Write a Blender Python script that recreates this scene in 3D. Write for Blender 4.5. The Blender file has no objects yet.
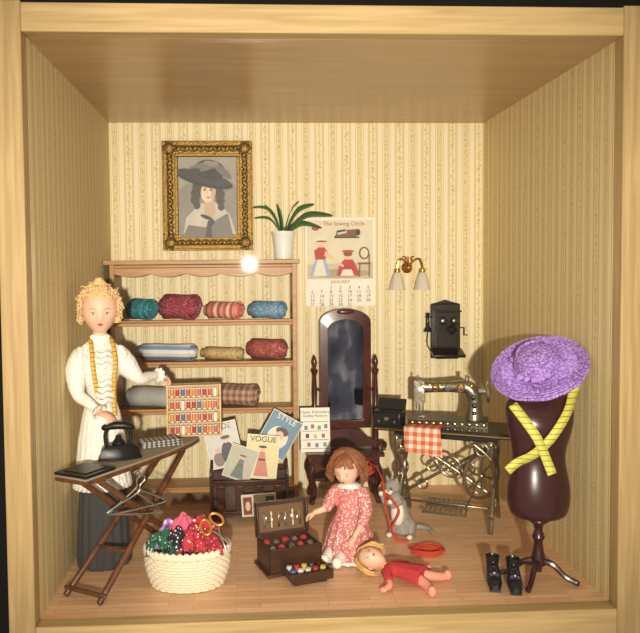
import bpy, math, random
from mathutils import Vector, Matrix, Euler, noise
random.seed(7)
pi=math.pi; sin=math.sin; cos=math.cos
scene=bpy.context.scene
try: scene.view_settings.view_transform='Standard'
except Exception: pass

# ------------------------------------------------------------ materials
def lin(c):
    o=[]
    for x in c[:3]:
        x=x/255.0
        o.append(x/12.92 if x<=0.04045 else ((x+0.055)/1.055)**2.4)
    return (o[0],o[1],o[2],1.0)
class NT:
    def __init__(s,name):
        s.m=bpy.data.materials.new(name); s.m.use_nodes=True
        s.t=s.m.node_tree; s.b=s.t.nodes['Principled BSDF']
    def n(s,typ,ins=None,**props):
        nd=s.t.nodes.new(typ)
        for k,v in props.items(): setattr(nd,k,v)
        for k,v in (ins or {}).items():
            if isinstance(v,bpy.types.NodeSocket): s.t.links.new(v,nd.inputs[k])
            else: nd.inputs[k].default_value=v
        return nd
    def ma(s,op,a,b=0.0,c=0.0):
        return s.n('ShaderNodeMath',{0:a,1:b,2:c},operation=op).outputs[0]
    def mix(s,f,a,b):
        nd=s.t.nodes.new('ShaderNodeMix'); nd.data_type='RGBA'
        for i,v in ((0,f),(6,a),(7,b)):
            if isinstance(v,bpy.types.NodeSocket): s.t.links.new(v,nd.inputs[i])
            else: nd.inputs[i].default_value=v
        return nd.outputs[2]
    def ramp(s,f,stops,interp='LINEAR'):
        nd=s.t.nodes.new('ShaderNodeValToRGB'); cr=nd.color_ramp; cr.interpolation=interp
        while len(cr.elements)<len(stops): cr.elements.new(0.5)
        for e,(p,c) in zip(cr.elements,stops): e.position=p; e.color=c
        s.t.links.new(f,nd.inputs[0]); return nd.outputs[0]
    def obj(s,scale=(1,1,1)):
        tc=s.n('ShaderNodeTexCoord')
        mp=s.n('ShaderNodeMapping',{'Vector':tc.outputs['Object'],'Scale':scale})
        return mp.outputs[0]
    def col(s,c,rough=.6,metal=0,bump=None,bs=.3):
        if isinstance(c,bpy.types.NodeSocket): s.t.links.new(c,s.b.inputs['Base Color'])
        else: s.b.inputs['Base Color'].default_value=c
        s.b.inputs['Roughness'].default_value=rough; s.b.inputs['Metallic'].default_value=metal
        if bump is not None:
            bn=s.n('ShaderNodeBump',{'Height':bump,'Strength':bs,'Distance':.01})
            s.t.links.new(bn.outputs[0],s.b.inputs['Normal'])
        return s.m
def plain(name,c,rough=.6,metal=0,var=.12,scale=30,bs=.15):
    k=NT(name); nz=k.n('ShaderNodeTexNoise',{'Vector':k.obj(),'Scale':scale,'Detail':4.0})
    a=lin(c); lo=tuple(x*(1-var) for x in a[:3])+(1,); hi=tuple(min(1,x*(1+var)) for x in a[:3])+(1,)
    return k.col(k.mix(nz.outputs[0],lo,hi),rough,metal,nz.outputs[0] if bs else None,bs)
def wood(name,c1,c2,sc=(2,30,30),rough=.45):
    k=NT(name); v=k.obj(sc)
    nz=k.n('ShaderNodeTexNoise',{'Vector':v,'Scale':1.5,'Detail':6.0,'Distortion':.6})
    c=k.ramp(nz.outputs[0],[(.3,lin(c1)),(.7,lin(c2))])
    return k.col(c,rough,0,nz.outputs[0],.08)
def frac(k,axis,per,off=0.0):
    tc=k.n('ShaderNodeTexCoord'); sp=k.n('ShaderNodeSeparateXYZ',{0:tc.outputs['Object']})
    return k.ma('FRACT',k.ma('ADD',k.ma('DIVIDE',sp.outputs[axis],per),off+50.0))
def stripes(name,cols,axis=0,per=.06,rough=.85):
    k=NT(name); f=frac(k,axis,per)
    n=len(cols); c=k.ramp(f,[(i/n,lin(x)) for i,x in enumerate(cols)],'CONSTANT')
    nz=k.n('ShaderNodeTexNoise',{'Vector':k.obj(),'Scale':150.0})
    return k.col(c,rough,0,nz.outputs[0],.3)
def checks(name,c0,c1,c2,per=.04,a0=0,a1=2):
    k=NT(name); f=k.ma('GREATER_THAN',frac(k,a0,per),.5); g=k.ma('GREATER_THAN',frac(k,a1,per),.5)
    s=k.ma('MULTIPLY',k.ma('ADD',f,g),.5)
    return k.col(k.ramp(s,[(0,lin(c0)),(.4,lin(c1)),(.8,lin(c2))],'CONSTANT'),.85)
def dots(name,bg,fg,scale=40,thr=.3,fg2=None,bump=0):
    k=NT(name); v=k.n('ShaderNodeTexVoronoi',{'Vector':k.obj(),'Scale':float(scale)})
    m=k.ma('LESS_THAN',v.outputs['Distance'],thr)
    c=lin(fg)
    if fg2:
        nz=k.n('ShaderNodeTexNoise',{'Vector':k.obj(),'Scale':scale*.6})
        c=k.mix(k.ma('GREATER_THAN',nz.outputs[0],.5),lin(fg),lin(fg2))
    return k.col(k.mix(m,lin(bg),c),.85,0,v.outputs['Distance'] if bump else None,bump)
def wallpaper(name,axis,base=(226,214,180),ln=(196,174,122),bd=(214,198,152)):
    k=NT(name); f=frac(k,axis,.215)
    st=[(0,base),(.10,ln),(.12,base),(.165,ln),(.185,bd),(.335,ln),(.355,base),(.395,ln),(.415,base),
        (.58,ln),(.60,bd),(.635,ln),(.655,base),(.72,bd),(.80,base),(.86,ln),(.88,bd),(.92,ln),(.94,base)]
    c=k.ramp(f,[(p,lin(x)) for p,x in st],'CONSTANT')
    v=k.n('ShaderNodeTexVoronoi',{'Vector':k.obj((1,1,1)),'Scale':46.0})
    nz=k.n('ShaderNodeTexNoise',{'Vector':k.obj(),'Scale':40.0,'Detail':2.0})
    blob=k.ma('LESS_THAN',v.outputs['Distance'],.42)
    band1=k.ma('LESS_THAN',k.ma('ABSOLUTE',k.ma('SUBTRACT',f,.26)),.055)
    band2=k.ma('LESS_THAN',k.ma('ABSOLUTE',k.ma('SUBTRACT',f,.76)),.07)
    fl=k.mix(k.ma('GREATER_THAN',nz.outputs[0],.54),lin((180,166,116)),lin((214,180,112)))
    m=k.ma('MULTIPLY',blob,k.ma('MAXIMUM',band1,band2))
    c=k.mix(k.ma('MULTIPLY',m,.8),c,fl)
    return k.col(c,.7)
def floor_mat():
    k=NT('floor_parquet'); v=k.obj((1,1,1))
    br=k.n('ShaderNodeTexBrick',{'Vector':v,'Color1':lin((240,196,152)),'Color2':lin((214,166,122)),'Mortar':lin((180,130,90)),
        'Scale':1.0,'Mortar Size':.002,'Bias':0.0,'Brick Width':.36,'Row Height':.05},offset=.37)
    nz=k.n('ShaderNodeTexNoise',{'Vector':k.obj((4,60,1)),'Scale':1.0,'Detail':5.0})
    c=k.mix(.35,br.outputs[0],k.ramp(nz.outputs[0],[(.3,lin((204,152,108))),(.7,lin((246,208,166)))]))
    return k.col(c,.4)

M_birch=wood('birch',(158,130,84),(184,156,108),(25,25,1.2))
M_birchH=wood('birch_h',(164,136,88),(192,164,114),(1.0,25,25))
M_ceil=wood('ceiling_wood',(168,136,90),(188,154,106),(.8,8,8),.3)
M_pine=wood('shelf_wood',(146,100,50),(178,132,74),(2,30,30))
M_mahog=wood('mahogany',(44,16,12),(84,34,24),(8,30,6),.25)
M_brown=wood('dark_walnut',(38,20,12),(78,44,26),(4,30,20),.35)
M_legw=wood('ironing_leg_wood',(66,36,18),(112,66,34),(20,20,4),.4)
M_gold=plain('antique_gold',(122,94,42),.42,.7,.5,60,.6)
M_brass=plain('brass',(206,156,72),.22,1)
M_iron=plain('black_iron',(18,16,16),.35,.5)
M_steel=plain('grey_steel',(150,148,140),.3,.9)
M_cast=plain('cast_bronze',(146,134,112),.3,.85,.35)
M_black=plain('black_lacquer',(13,12,13),.25,0)
M_white=plain('white_card',(226,222,208),.6,0,.03)
M_porc=plain('porcelain',(222,222,216),.2,0,.03)
M_skin=plain('doll_skin',(228,182,154),.45,0,.04,20,.02)
M_skin2=plain('doll_skin_pink',(230,180,154),.5,0,.04,20,.02)
M_lace=dots('white_lace',(236,232,222),(186,180,168),110,.28)
M_blouse=dots('white_blouse',(230,226,218),(212,206,196),70,.34,None,.4)
M_skirt=plain('grey_skirt',(58,58,58),.9,0,.2,60,.4)
M_blond=plain('blond_hair',(222,190,136),.5,0,.25,50,.3)
M_auburn=plain('auburn_hair',(134,80,46),.45,0,.35,50,.3)
M_lip=plain('lip_red',(176,70,62),.4)
M_eye=plain('eye_white',(226,220,212),.2,0,0)
M_iris=plain('iris_blue',(50,60,80),.2,0,0)
M_browh=plain('eyebrow_brown',(140,100,66),.7)
M_tape=stripes('yellow_tape',[(206,200,90)]*7+[(96,92,40)],2,.03,.5)
M_tapeg=stripes('gold_tape',[(206,164,66)]*5+[(120,86,34)],2,.025,.5)
M_red=plain('red_yarn',(196,62,36),.9,0,.25,80,.5)
M_leaf=plain('plant_leaf',(56,100,48),.4,0,.3,20,.2)
def straw_mat():
    k=NT('purple_straw'); v=k.n('ShaderNodeTexVoronoi',{'Vector':k.obj(),'Scale':70.0})
    nz=k.n('ShaderNodeTexNoise',{'Vector':k.obj(),'Scale':16.0})
    c=k.ramp(v.outputs['Distance'],[(.05,lin((200,172,228))),(.5,lin((154,110,198))),(.9,lin((100,62,148)))])
    c=k.mix(k.ma('MULTIPLY',nz.outputs[0],.4),c,lin((180,152,212)))
    return k.col(c,.6,0,v.outputs['Distance'],.8)
M_purple=straw_mat()
M_maroon=plain('maroon_form',(50,10,16),.25,0,.1,10,.02)
M_glassw=plain('frosted_glass',(230,222,206),.15,0,.02)
M_glassw.node_tree.nodes['Principled BSDF'].inputs['Transmission Weight'].default_value=.3
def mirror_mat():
    k=NT('mirror_painted_reflections'); nz=k.n('ShaderNodeTexNoise',{'Vector':k.obj((1,1,.6)),'Scale':6.0,'Detail':4.0})
    c=k.ramp(nz.outputs[0],[(.34,lin((56,58,72))),(.52,lin((92,98,120))),(.66,lin((170,168,180)))])  # mottled ramp paints room reflections into the mirror's base colour
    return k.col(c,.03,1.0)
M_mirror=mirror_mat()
M_wick=plain('white_wicker',(224,214,190),.7,0,.12,60,.4)
M_catg=plain('cat_grey',(150,142,132),.9,0,.45,24,.6)
M_catw=plain('cat_white',(226,220,210),.9,0,.06,40,.4)
M_dark=plain('dark_room',(14,8,10),.9)
def glass_mat():
    m=bpy.data.materials.new('clear_glass'); m.use_nodes=True; t=m.node_tree; t.nodes.clear()
    o=t.nodes.new('ShaderNodeOutputMaterial'); mx=t.nodes.new('ShaderNodeMixShader'); tr=t.nodes.new('ShaderNodeBsdfTransparent'); g=t.nodes.new('ShaderNodeBsdfGlossy')
    g.inputs['Roughness'].default_value=.02; mx.inputs[0].default_value=.012
    t.links.new(tr.outputs[0],mx.inputs[1]); t.links.new(g.outputs[0],mx.inputs[2]); t.links.new(mx.outputs[0],o.inputs[0]); return m

# ------------------------------------------------------------ mesh builder
def cr(pts,rad,n):
    P=[Vector(p) for p in pts]; out=[];ro=[]
    if n<=1 or len(P)<3: 
        return P,list(rad)
    for i in range(len(P)-1):
        p0=P[max(i-1,0)];p1=P[i];p2=P[i+1];p3=P[min(i+2,len(P)-1)]
        for j in range(n):
            t=j/n
            q=.5*((2*p1)+(p2-p0)*t+(2*p0-5*p1+4*p2-p3)*t*t+(3*p1-p0-3*p2+p3)*t**3)
            out.append(q); ro.append(rad[i]*(1-t)+rad[i+1]*t)
    out.append(P[-1]); ro.append(rad[-1]); return out,ro
def T(x,y,z): return Matrix.Translation((x,y,z))
def R(x=0,y=0,z=0): return Euler((math.radians(x),math.radians(y),math.radians(z))).to_matrix().to_4x4()
def S(x,y=None,z=None):
    if y is None: y=z=x
    return Matrix.Diagonal((x,y,z,1))
class MB:
    def __init__(s,M=None): s.v=[];s.f=[];s.m=[];s.M=M or Matrix()
    def raw(s,vs,fs,mi=0,L=None):
        o=len(s.v); X=s.M@L if L is not None else s.M
        s.v+= [X@Vector(p) for p in vs]; s.f+=[tuple(o+i for i in f) for f in fs]; s.m+=[mi]*len(fs); return s
    def grid(s,rings,mi=0,L=None,cap=True,closed=False):
        vs=[];fs=[];n=len(rings[0])
        for r in rings: vs+=r
        K=len(rings)
        for i in range(K-1+(1 if closed else 0)):
            a=i*n;b=((i+1)%K)*n
            for j in range(n):
                k=(j+1)%n; fs.append((a+j,a+k,b+k,b+j))
        if cap and not closed:
            fs.append(tuple(reversed(range(n)))); fs.append(tuple((K-1)*n+j for j in range(n)))
        return s.raw(vs,fs,mi,L)
    def tube(s,pts,rad,seg=8,n=4,mi=0,L=None,closed=False,flat=1.0):
        if not isinstance(rad,(list,tuple)): rad=[rad]*len(pts)
        P,Rr=cr(pts,rad,n); K=len(P); rings=[]
        d0=(P[1]-P[0]).normalized(); up=Vector((0,0,1)) if abs(d0.z)<.9 else Vector((1,0,0))
        nx=d0.cross(up).normalized()
        for i in range(K):
            if closed: d=(P[(i+1)%K]-P[i-1])
            else: d=P[min(i+1,K-1)]-P[max(i-1,0)]
            if d.length<1e-9: d=d0.copy()
            d.normalize(); nx=(nx-d*nx.dot(d))
            if nx.length<1e-6: nx=d.orthogonal()
            nx.normalize(); ny=d.cross(nx)
            rings.append([P[i]+(nx*cos(2*pi*j/seg)+ny*sin(2*pi*j/seg)*flat)*Rr[i] for j in range(seg)])
        if closed: return s.grid(rings,mi,L,False,True)
        a=P[0]-(P[1]-P[0]).normalized()*Rr[0]*.5; b=P[-1]+(P[-1]-P[-2]).normalized()*Rr[-1]*.5
        r0=[a+(p-P[0])*.6 for p in rings[0]]; r1=[b+(p-P[-1])*.6 for p in rings[-1]]
        return s.grid([r0]+rings+[r1],mi,L)
    def ball(s,c,sc,mi=0,L=None,seg=16,rg=10,rot=None,nz=0,nf=8):
        if not isinstance(sc,(list,tuple)): sc=(sc,)*3
        X=T(*c)@(rot or Matrix()); 
        if L is not None: X=L@X
        rings=[]
        for i in range(rg+1):
            a=-pi/2+pi*i/rg; a=max(-pi/2+.02,min(pi/2-.02,a)); rr=[]
            for j in range(seg):
                p=Vector((cos(a)*cos(2*pi*j/seg),cos(a)*sin(2*pi*j/seg),sin(a)))
                k=1+(nz*noise.noise(p*nf*.3+Vector(c)*17) if nz else 0)
                rr.append(Vector((p.x*sc[0]*k,p.y*sc[1]*k,p.z*sc[2]*k)))
            rings.append(rr)
        return s.grid(rings,mi,X)
    def lathe(s,prof,c=(0,0,0),mi=0,L=None,seg=32,sx=1,sy=1,cap=True,rip=None,rot=None):
        X=T(*c)@(rot or Matrix())
        if L is not None: X=L@X
        rings=[]
        for k,(r,z) in enumerate(prof):
            rr=[]
            for j in range(seg):
                a=2*pi*j/seg; q=r
                if rip: q=r*(1+rip[1]*sin(rip[0]*a+(rip[2]*k if len(rip)>2 else 0)))
                rr.append(Vector((cos(a)*q*sx,sin(a)*q*sy,z)))
            rings.append(rr)
        return s.grid(rings,mi,X,cap)
    def loft(s,rings_,mi=0,seg=32,rip=None,L=None,cap=True):
        rings=[]
        for k,t in enumerate(rings_):
            z,rx,ry=t[:3]; cx=t[3] if len(t)>3 else 0; cy=t[4] if len(t)>4 else 0; am=t[5] if len(t)>5 else 1
            rr=[]
            for j in range(seg):
                a=2*pi*j/seg; q=1+(rip[1]*am*sin(rip[0]*a+.6*sin(3*a)) if rip else 0)
                rr.append(Vector((cx+cos(a)*rx*q,cy+sin(a)*ry*q,z)))
            rings.append(rr)
        return s.grid(rings,mi,L,cap)
    def box(s,c,d,mi=0,rot=None,L=None):
        X=T(*c)@(rot or Matrix())
        if L is not None: X=L@X
        x,y,z=d[0]/2,d[1]/2,d[2]/2
        vs=[(-x,-y,-z),(x,-y,-z),(x,y,-z),(-x,y,-z),(-x,-y,z),(x,-y,z),(x,y,z),(-x,y,z)]
        return s.raw(vs,[(0,3,2,1),(4,5,6,7),(0,1,5,4),(1,2,6,5),(2,3,7,6),(3,0,4,7)],mi,X)
    def ext(s,poly,y0,y1,mi=0,L=None):
        n=len(poly); vs=[(p[0],y0,p[1]) for p in poly]+[(p[0],y1,p[1]) for p in poly]
        fs=[tuple(range(n)),tuple(reversed(range(n,2*n)))]+[(i,i+n,(i+1)%n+n,(i+1)%n) for i in range(n)]
        return s.raw(vs,fs,mi,L)
    def ring(s,c,r,t,mi=0,rot=None,L=None,seg=24,sx=1,sy=1,sub=8):
        X=T(*c)@(rot or Matrix())
        if L is not None: X=L@X
        P=[Vector((cos(2*pi*i/seg)*r*sx,sin(2*pi*i/seg)*r*sy,0)) for i in range(seg)]
        return s.tube(P,t,sub,1,mi,X,closed=True)
    def obj(s,name,mats,parent=None,bevel=0,sub=0,remesh=0,smooth=True,solid=0,ang=38,loc=None,rot=None):
        me=bpy.data.meshes.new(name); me.from_pydata([tuple(v) for v in s.v],[],s.f)
        if not isinstance(mats,(list,tuple)): mats=[mats]
        for m in mats: me.materials.append(m)
        me.polygons.foreach_set('material_index',s.m)
        me.validate(); me.update()
        import bmesh
        b=bmesh.new(); b.from_mesh(me); bmesh.ops.recalc_face_normals(b,faces=b.faces); b.to_mesh(me); b.free()
        if smooth:
            me.shade_smooth()
            try: me.set_sharp_from_angle(angle=math.radians(ang))
            except Exception: pass
        o=bpy.data.objects.new(name,me); scene.collection.objects.link(o)
        if parent: o.parent=parent
        if loc: o.location=loc
        if rot: o.rotation_euler=rot
        if remesh:
            r=o.modifiers.new('r','REMESH'); r.mode='VOXEL'; r.voxel_size=remesh; r.use_smooth_shade=True
            q=o.modifiers.new('s','SMOOTH'); q.iterations=3; q.factor=.5
        if solid: q=o.modifiers.new('so','SOLIDIFY'); q.thickness=solid; q.offset=0
        if bevel:
            q=o.modifiers.new('b','BEVEL'); q.width=bevel; q.segments=2; q.limit_method='ANGLE'
        if sub: q=o.modifiers.new('ss','SUBSURF'); q.levels=sub; q.render_levels=sub
        return o
def group(name,loc,rz=0,sc=1.0):
    e=bpy.data.objects.new(name,None); e.empty_display_size=.05
    scene.collection.objects.link(e); e.location=loc; e.rotation_euler=(0,0,math.radians(rz)); e.scale=(sc,sc,sc)
    M=T(*loc)@R(0,0,rz)@S(sc); return e,M
def ell(cx,cz,rx,rz,rot=0,n=28):
    a=math.radians(rot)
    return [(cx+cos(t)*rx*cos(a)-sin(t)*rz*sin(a),cz+cos(t)*rx*sin(a)+sin(t)*rz*cos(a)) for t in [2*pi*i/n for i in range(n)]]
def text(name,body,size,loc,mat,parent,rot=(90,0,0),ex=.0008,sp=1.0):
    c=bpy.data.curves.new(name,'FONT'); c.body=body; c.size=size; c.align_x='CENTER'; c.align_y='CENTER'; c.extrude=ex; c.space_line=sp
    c.materials.append(mat); o=bpy.data.objects.new(name,c); scene.collection.objects.link(o); o.parent=parent
    o.location=loc; o.rotation_euler=[math.radians(a) for a in rot]; return o

# ------------------------------------------------------------ room shell
XL,XR,ZC,YF=-1.09,1.89,2.935,-2.2
def single(name,c,d,mat,bevel=0):
    return MB().box((0,0,0),d).obj(name,mat,bevel=bevel,loc=c)
single('floor',((XL+XR)/2,YF/2,-.06),(XR-XL,-YF,.12),floor_mat())
single('ceiling',((XL+XR)/2,YF/2,ZC+.06),(XR-XL+.2,-YF,.12),M_ceil)
single('wall_back',((XL+XR)/2,.05,ZC/2),(XR-XL+.2,.1,ZC),wallpaper('wallpaper_back',0))
wp=wallpaper('wallpaper_side',1,(222,204,154),(186,160,106),(208,186,132))  # same paper as the back, yellowed: warm bounce light painted into its colours
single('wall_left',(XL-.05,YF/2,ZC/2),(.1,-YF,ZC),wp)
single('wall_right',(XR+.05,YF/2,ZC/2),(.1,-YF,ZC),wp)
single('trim_1',(XL-.065,YF-.05,ZC/2),(.13,.1,ZC+.3),M_birch,.006)
single('trim_2',(XR+.075,YF-.05,ZC/2),(.15,.1,ZC+.3),M_birch,.006)
single('trim_3',((XL+XR)/2,YF-.05,ZC+.07),(XR-XL,.1,.14),M_birchH,.006)
single('trim_4',((XL+XR)/2,YF-.05,-.11),(XR-XL,.1,.22),M_birchH,.006)
single('wall_outside',(.4,.6,1.5),(14,.1,9),M_dark)
single('display_glass_1',((XL+XR)/2,YF-.015,ZC/2),(XR-XL-.004,.006,ZC-.004),glass_mat())  # clear display pane closing the box front, no window in the room

# ------------------------------------------------------------ shelf unit
e,M=group('fabric_shelf_unit',(-.355,-.2,0))
mb=MB()
for x in (-.67,.69): mb.box((x,0,.92),(.035,.33,1.80))
for z in (.10,.70,1.055,1.37): mb.box((.01,.005,z),(1.33,.32,.026))
mb.box((0,0,1.835),(1.46,.37,.032)); mb.box((.01,.02,1.805),(1.40,.34,.02))
pts=[(-.655,1.795)]
for i in range(5):
    for j in range(9):
        t=j/8; pts.append((-.655+(i+t)*1.33/5,1.750-.026*abs(sin(pi*t))))
pts.append((.675,1.795))
mb.ext(pts,-.165,-.15)
mb.box((.01,.155,.06),(1.33,.02,.07))
for z in (.115,.715,1.07,1.385): mb.box((.01,-.158,z+.008),(1.33,.008,.018))
mb.obj('shelf_frame',M_pine,e,bevel=.004)

def roll(x0,x1,z,Rr,mat,y=-.21,rz=0,sq=1.0,turns=3.6):
    L=x1-x0; n=110; vs=[];fs=[]
    for i in range(n+1):
        t=i/n; r=Rr*(.14+.86*t); a=-turns*2*pi*t+pi*1.2
        wob=1+.04*sin(2*a+z*9)
        for x in (-L/2,-L/4,0,L/4,L/2):
            k=1+.035*sin(x*23+a*.5)
            vs.append((x+.02*sin(a*.5)*(1 if x>0 else -1),cos(a)*r*wob*k,sin(a)*r*wob*k*sq))
    for i in range(n):
        for j in range(4):
            q=i*5+j; fs.append((q,q+1,q+6,q+5))
    b=MB().raw(vs,fs)
    zmin=min(v.z for v in b.v)
    b.obj('fabric_roll',mat,solid=Rr*.1,ang=80,loc=((x0+x1)/2,y,z-zmin+Rr*.05),rot=(0,0,math.radians(rz)))
F=dict(teal=dots('teal_cloth',(40,116,126),(120,170,168),60,.3,(24,80,90)),
 mar=dots('maroon_cloth',(136,48,64),(184,116,116),60,.33),
 pink=stripes('pink_stripe_cloth',[(212,142,128),(196,92,88),(220,188,150),(160,88,90)],0,.11),
 blue=dots('blue_cloth',(90,144,174),(160,176,170),50,.35,(190,140,130)),
 bw=stripes('blue_white_cloth',[(214,214,212),(120,144,190),(206,210,206),(100,120,176),(200,200,180)],2,.13),
 tan=dots('tan_cloth',(190,164,112),(150,122,76),50,.35),
 redc=dots('red_check_cloth',(156,74,70),(196,140,110),55,.35,(106,48,52)),
 grey=plain('grey_cloth',(160,160,154),.8),
 plaid=checks('plaid_cloth',(120,84,74),(156,118,98),(180,154,126),.05))
roll(-.93,-.73,1.398,.086,F['teal'],rz=-38); roll(-.68,-.40,1.398,.102,F['mar'],rz=-26,y=-.2)
roll(-.34,-.06,1.398,.078,F['pink'],rz=-28,sq=.9); roll(0,.27,1.398,.078,F['blue'],rz=-28,sq=.9)
roll(-.86,-.42,1.083,.074,F['bw'],sq=.9,rz=-16); roll(-.37,-.06,1.083,.066,F['tan'],sq=.75,rz=-20)
roll(-.01,.27,1.083,.090,F['redc'],rz=-26,sq=.9)
roll(-.94,-.55,.728,.09,F['grey'],rz=-14,sq=.9); roll(-.28,.05,.728,.105,F['plaid'],sq=.8,rz=-18,y=-.2)

# ------------------------------------------------------------ portrait
e,M=group('framed_portrait',(-.325,0,2.36))
w,h=.355,.43
mb=MB()
def frame_ring(mb,W,H,t,y0,y1):
    mb.box((0,(y0+y1)/2,H-t/2),(2*W,abs(y1-y0),t)); mb.box((0,(y0+y1)/2,-H+t/2),(2*W,abs(y1-y0),t))
    mb.box((W-t/2,(y0+y1)/2,0),(t,abs(y1-y0),2*H-2*t)); mb.box((-W+t/2,(y0+y1)/2,0),(t,abs(y1-y0),2*H-2*t))
frame_ring(mb,w,h,.125,0,-.035); frame_ring(mb,w-.012,h-.012,.03,-.03,-.055); frame_ring(mb,w-.10,h-.10,.024,-.03,-.048)
for s_ in (-1,1):
    for i in range(19):
        x=-w+.07+(2*w-.14)*i/18; mb.ball((x,-.036,s_*(h-.062)),(.02,.016,.03),seg=8,rg=6,rot=R(0,40*(-1)**i))
        mb.ball((x+.015,-.05,s_*(h-.045)),(.009,.01,.009),seg=6,rg=4)
    for i in range(23):
        z=-h+.08+(2*h-.16)*i/22; mb.ball((s_*(w-.062),-.036,z),(.03,.016,.02),seg=8,rg=6,rot=R(0,40*(-1)**i))
    for t_ in (-1,1):
        mb.ball((s_*(w-.06),-.045,t_*(h-.06)),(.05,.025,.05),seg=10,rg=8)
        for q in range(6): mb.ball((s_*(w-.06)+.045*cos(q),-.05,t_*(h-.06)+.045*sin(q)),(.016,.016,.016),seg=6,rg=4)
mb.obj('gilt_frame',M_gold,e,bevel=.005)
pm=[plain('pic_%d'%i,c,.5,0,.22,9,0) for i,c in enumerate([(150,144,128),(48,42,44),(214,188,164),(104,98,92),(58,46,40),(186,178,162),(150,70,60),(26,22,24),(184,156,132),(128,122,112)])]
mb=MB(); y=-.012
def lay(poly,mi):
    global y
    mb.ext(poly,y,y+.0015,mi); y-=.0016
mb.ext([(-.27,-.33),(.27,-.33),(.27,.33),(-.27,.33)],-.012,-.004,0); y=-.0135
lay(ell(.1,-.1,.2,.24,10),9); lay(ell(-.17,-.1,.1,.2,-10),9)
lay([(-.2,-.33),(-.17,-.17),(-.06,-.06),(.07,-.05),(.17,-.14),(.23,-.33)],5)
for (a_,b_,r_) in [(-.07,.07,.05),(-.09,.02,.042),(-.1,-.03,.036),(-.085,-.075,.028),(.075,.06,.045),(.095,.01,.04),(.1,-.04,.034),(.105,-.09,.026),(.0,.09,.08)]:
    lay(ell(a_,b_,r_,r_*1.1,0,16),4)
lay([(-.03,-.14),(-.025,-.02),(.05,-.02),(.06,-.14),(.02,-.2)],8)
lay(ell(.005,.03,.058,.082,-8),2); lay(ell(.045,.02,.018,.055,-8),8)
lay(ell(-.02,.125,.225,.055,-14),7); lay(ell(-.03,.145,.215,.045,-14),1); lay(ell(.02,.20,.12,.08,-8),7)
lay(ell(-.03,.225,.13,.035,14),3); lay(ell(.12,.19,.09,.028,-40),3); lay(ell(-.12,.18,.07,.028,20),1); lay(ell(.03,.25,.06,.02,-10),9)
for s_ in (-.02,.028):
    lay(ell(s_,.043,.012,.005),7); lay(ell(s_,.058,.014,.003,6),4)
lay(ell(.006,-.015,.014,.006),6); lay(ell(.003,.018,.003,.016),8)
lay([(-.2,-.33),(-.15,-.23),(-.02,-.25),(.12,-.16),(.16,-.14),(.2,-.33)],3)
lay(ell(-.01,-.17,.05,.014,-20),7); lay(ell(.03,-.21,.024,.026),1); lay([(-.02,-.33),(.0,-.2),(.03,-.2),(.03,-.33)],1)
mb.obj('portrait_picture',pm,e,smooth=False)

# ------------------------------------------------------------ potted plant
e,M=group('potted_plant',(.262,-.2,1.852))
mb=MB().lathe([(.06,0),(.07,.004),(.076,.1),(.086,.19),(.092,.2),(.092,.215),(.08,.215),(.074,.18),(0.001,.175)],seg=32)
mb.obj('pot',M_porc,e)
mb=MB()
leaves=[((-.23,-.02,.40),.2,.026),((-.22,.03,.32),.14,.024),((.38,-.03,.33),.18,.028),((.30,.03,.24),.15,.024),((.12,-.03,.44),.12,.024),
        ((.24,.0,.42),.16,.026),((-.05,-.05,.42),.08,.022),((.1,-.14,.26),.09,.022),((-.14,.04,.42),.1,.02)]
for (tx,ty,tz),lift,wd in leaves:
    a=Vector((0,0,.17)); d=Vector((tx,ty,tz)); mid=Vector((tx*.45,ty*.5,(.17+tz)/2+lift*.45))
    pts,_=cr([a,mid,d],[0]*3,10); side=Vector((-ty,tx,0)); side=(side.normalized() if side.length>.01 else Vector((0,1,0)))
    side=(side+Vector((0,-.6,.5))).normalized(); vs=[];fs=[]
    for i,p in enumerate(pts):
        t=i/(len(pts)-1); ww=wd*(.12+1.0*sin(pi*min(1,t**.8))**.8) if t<.99 else .001
        vs+= [p-side*ww+Vector((0,0,.006)),p,p+side*ww+Vector((0,0,.006))]
    for i in range(len(pts)-1):
        q=i*3; fs+=[(q,q+1,q+4,q+3),(q+1,q+2,q+5,q+4)]
    mb.raw(vs,fs)
mb.tube([(0,0,.17),(.01,0,.22),(.0,0,.25)],[.012,.01,.006])
mb.obj('leaves',M_leaf,e,solid=.003,ang=80)

# ------------------------------------------------------------ calendar
e,M=group('wall_calendar',(.725,0,1.83))
cm=[M_white]+[plain('cal_%d'%i,c,.6,0,.1) for i,c in enumerate([(210,202,174),(176,54,46),(150,166,196),(60,50,46),(224,180,146),(120,80,50),(190,178,150),(164,150,118),(216,210,196)])]
mb=MB(); mb.box((0,-.004,0),(.56,.006,.71)); y=-.0075
mb.ext([(-.265,-.135),(.265,-.135),(.265,.335),(-.265,.335)],-.008,-.007,1); y=-.0085
lay([(-.265,-.135),(.265,-.135),(.265,.0),(-.265,-.02)],7); lay(ell(0,-.09,.24,.035),8)
lay([(-.24,-.11),(-.2,.03),(-.12,.03),(-.08,-.11)],3); lay([(-.22,-.11),(-.18,.02),(-.14,.02),(-.11,-.11)],9)
lay([(-.2,.02),(-.21,.09),(-.17,.12),(-.13,.12),(-.1,.08),(-.12,.02)],2); lay([(-.12,.09),(-.04,.03),(-.05,.01),(-.13,.05)],5)
lay(ell(-.15,.15,.028,.034),5); lay(ell(-.155,.175,.045,.028),9); lay(ell(-.15,.165,.046,.008),2)
lay([(-.03,-.11),(-.01,-.03),(.03,.02),(.1,.02),(.13,-.04),(.16,-.11)],2); lay([(.0,-.11),(.02,-.06),(.09,-.06),(.11,-.11)],9)
lay(ell(.06,.045,.026,.028),5); lay(ell(.06,.064,.036,.02),6); lay(ell(.06,.085,.05,.01),2); lay(ell(.0,-.02,.03,.012,-30),5)
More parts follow.
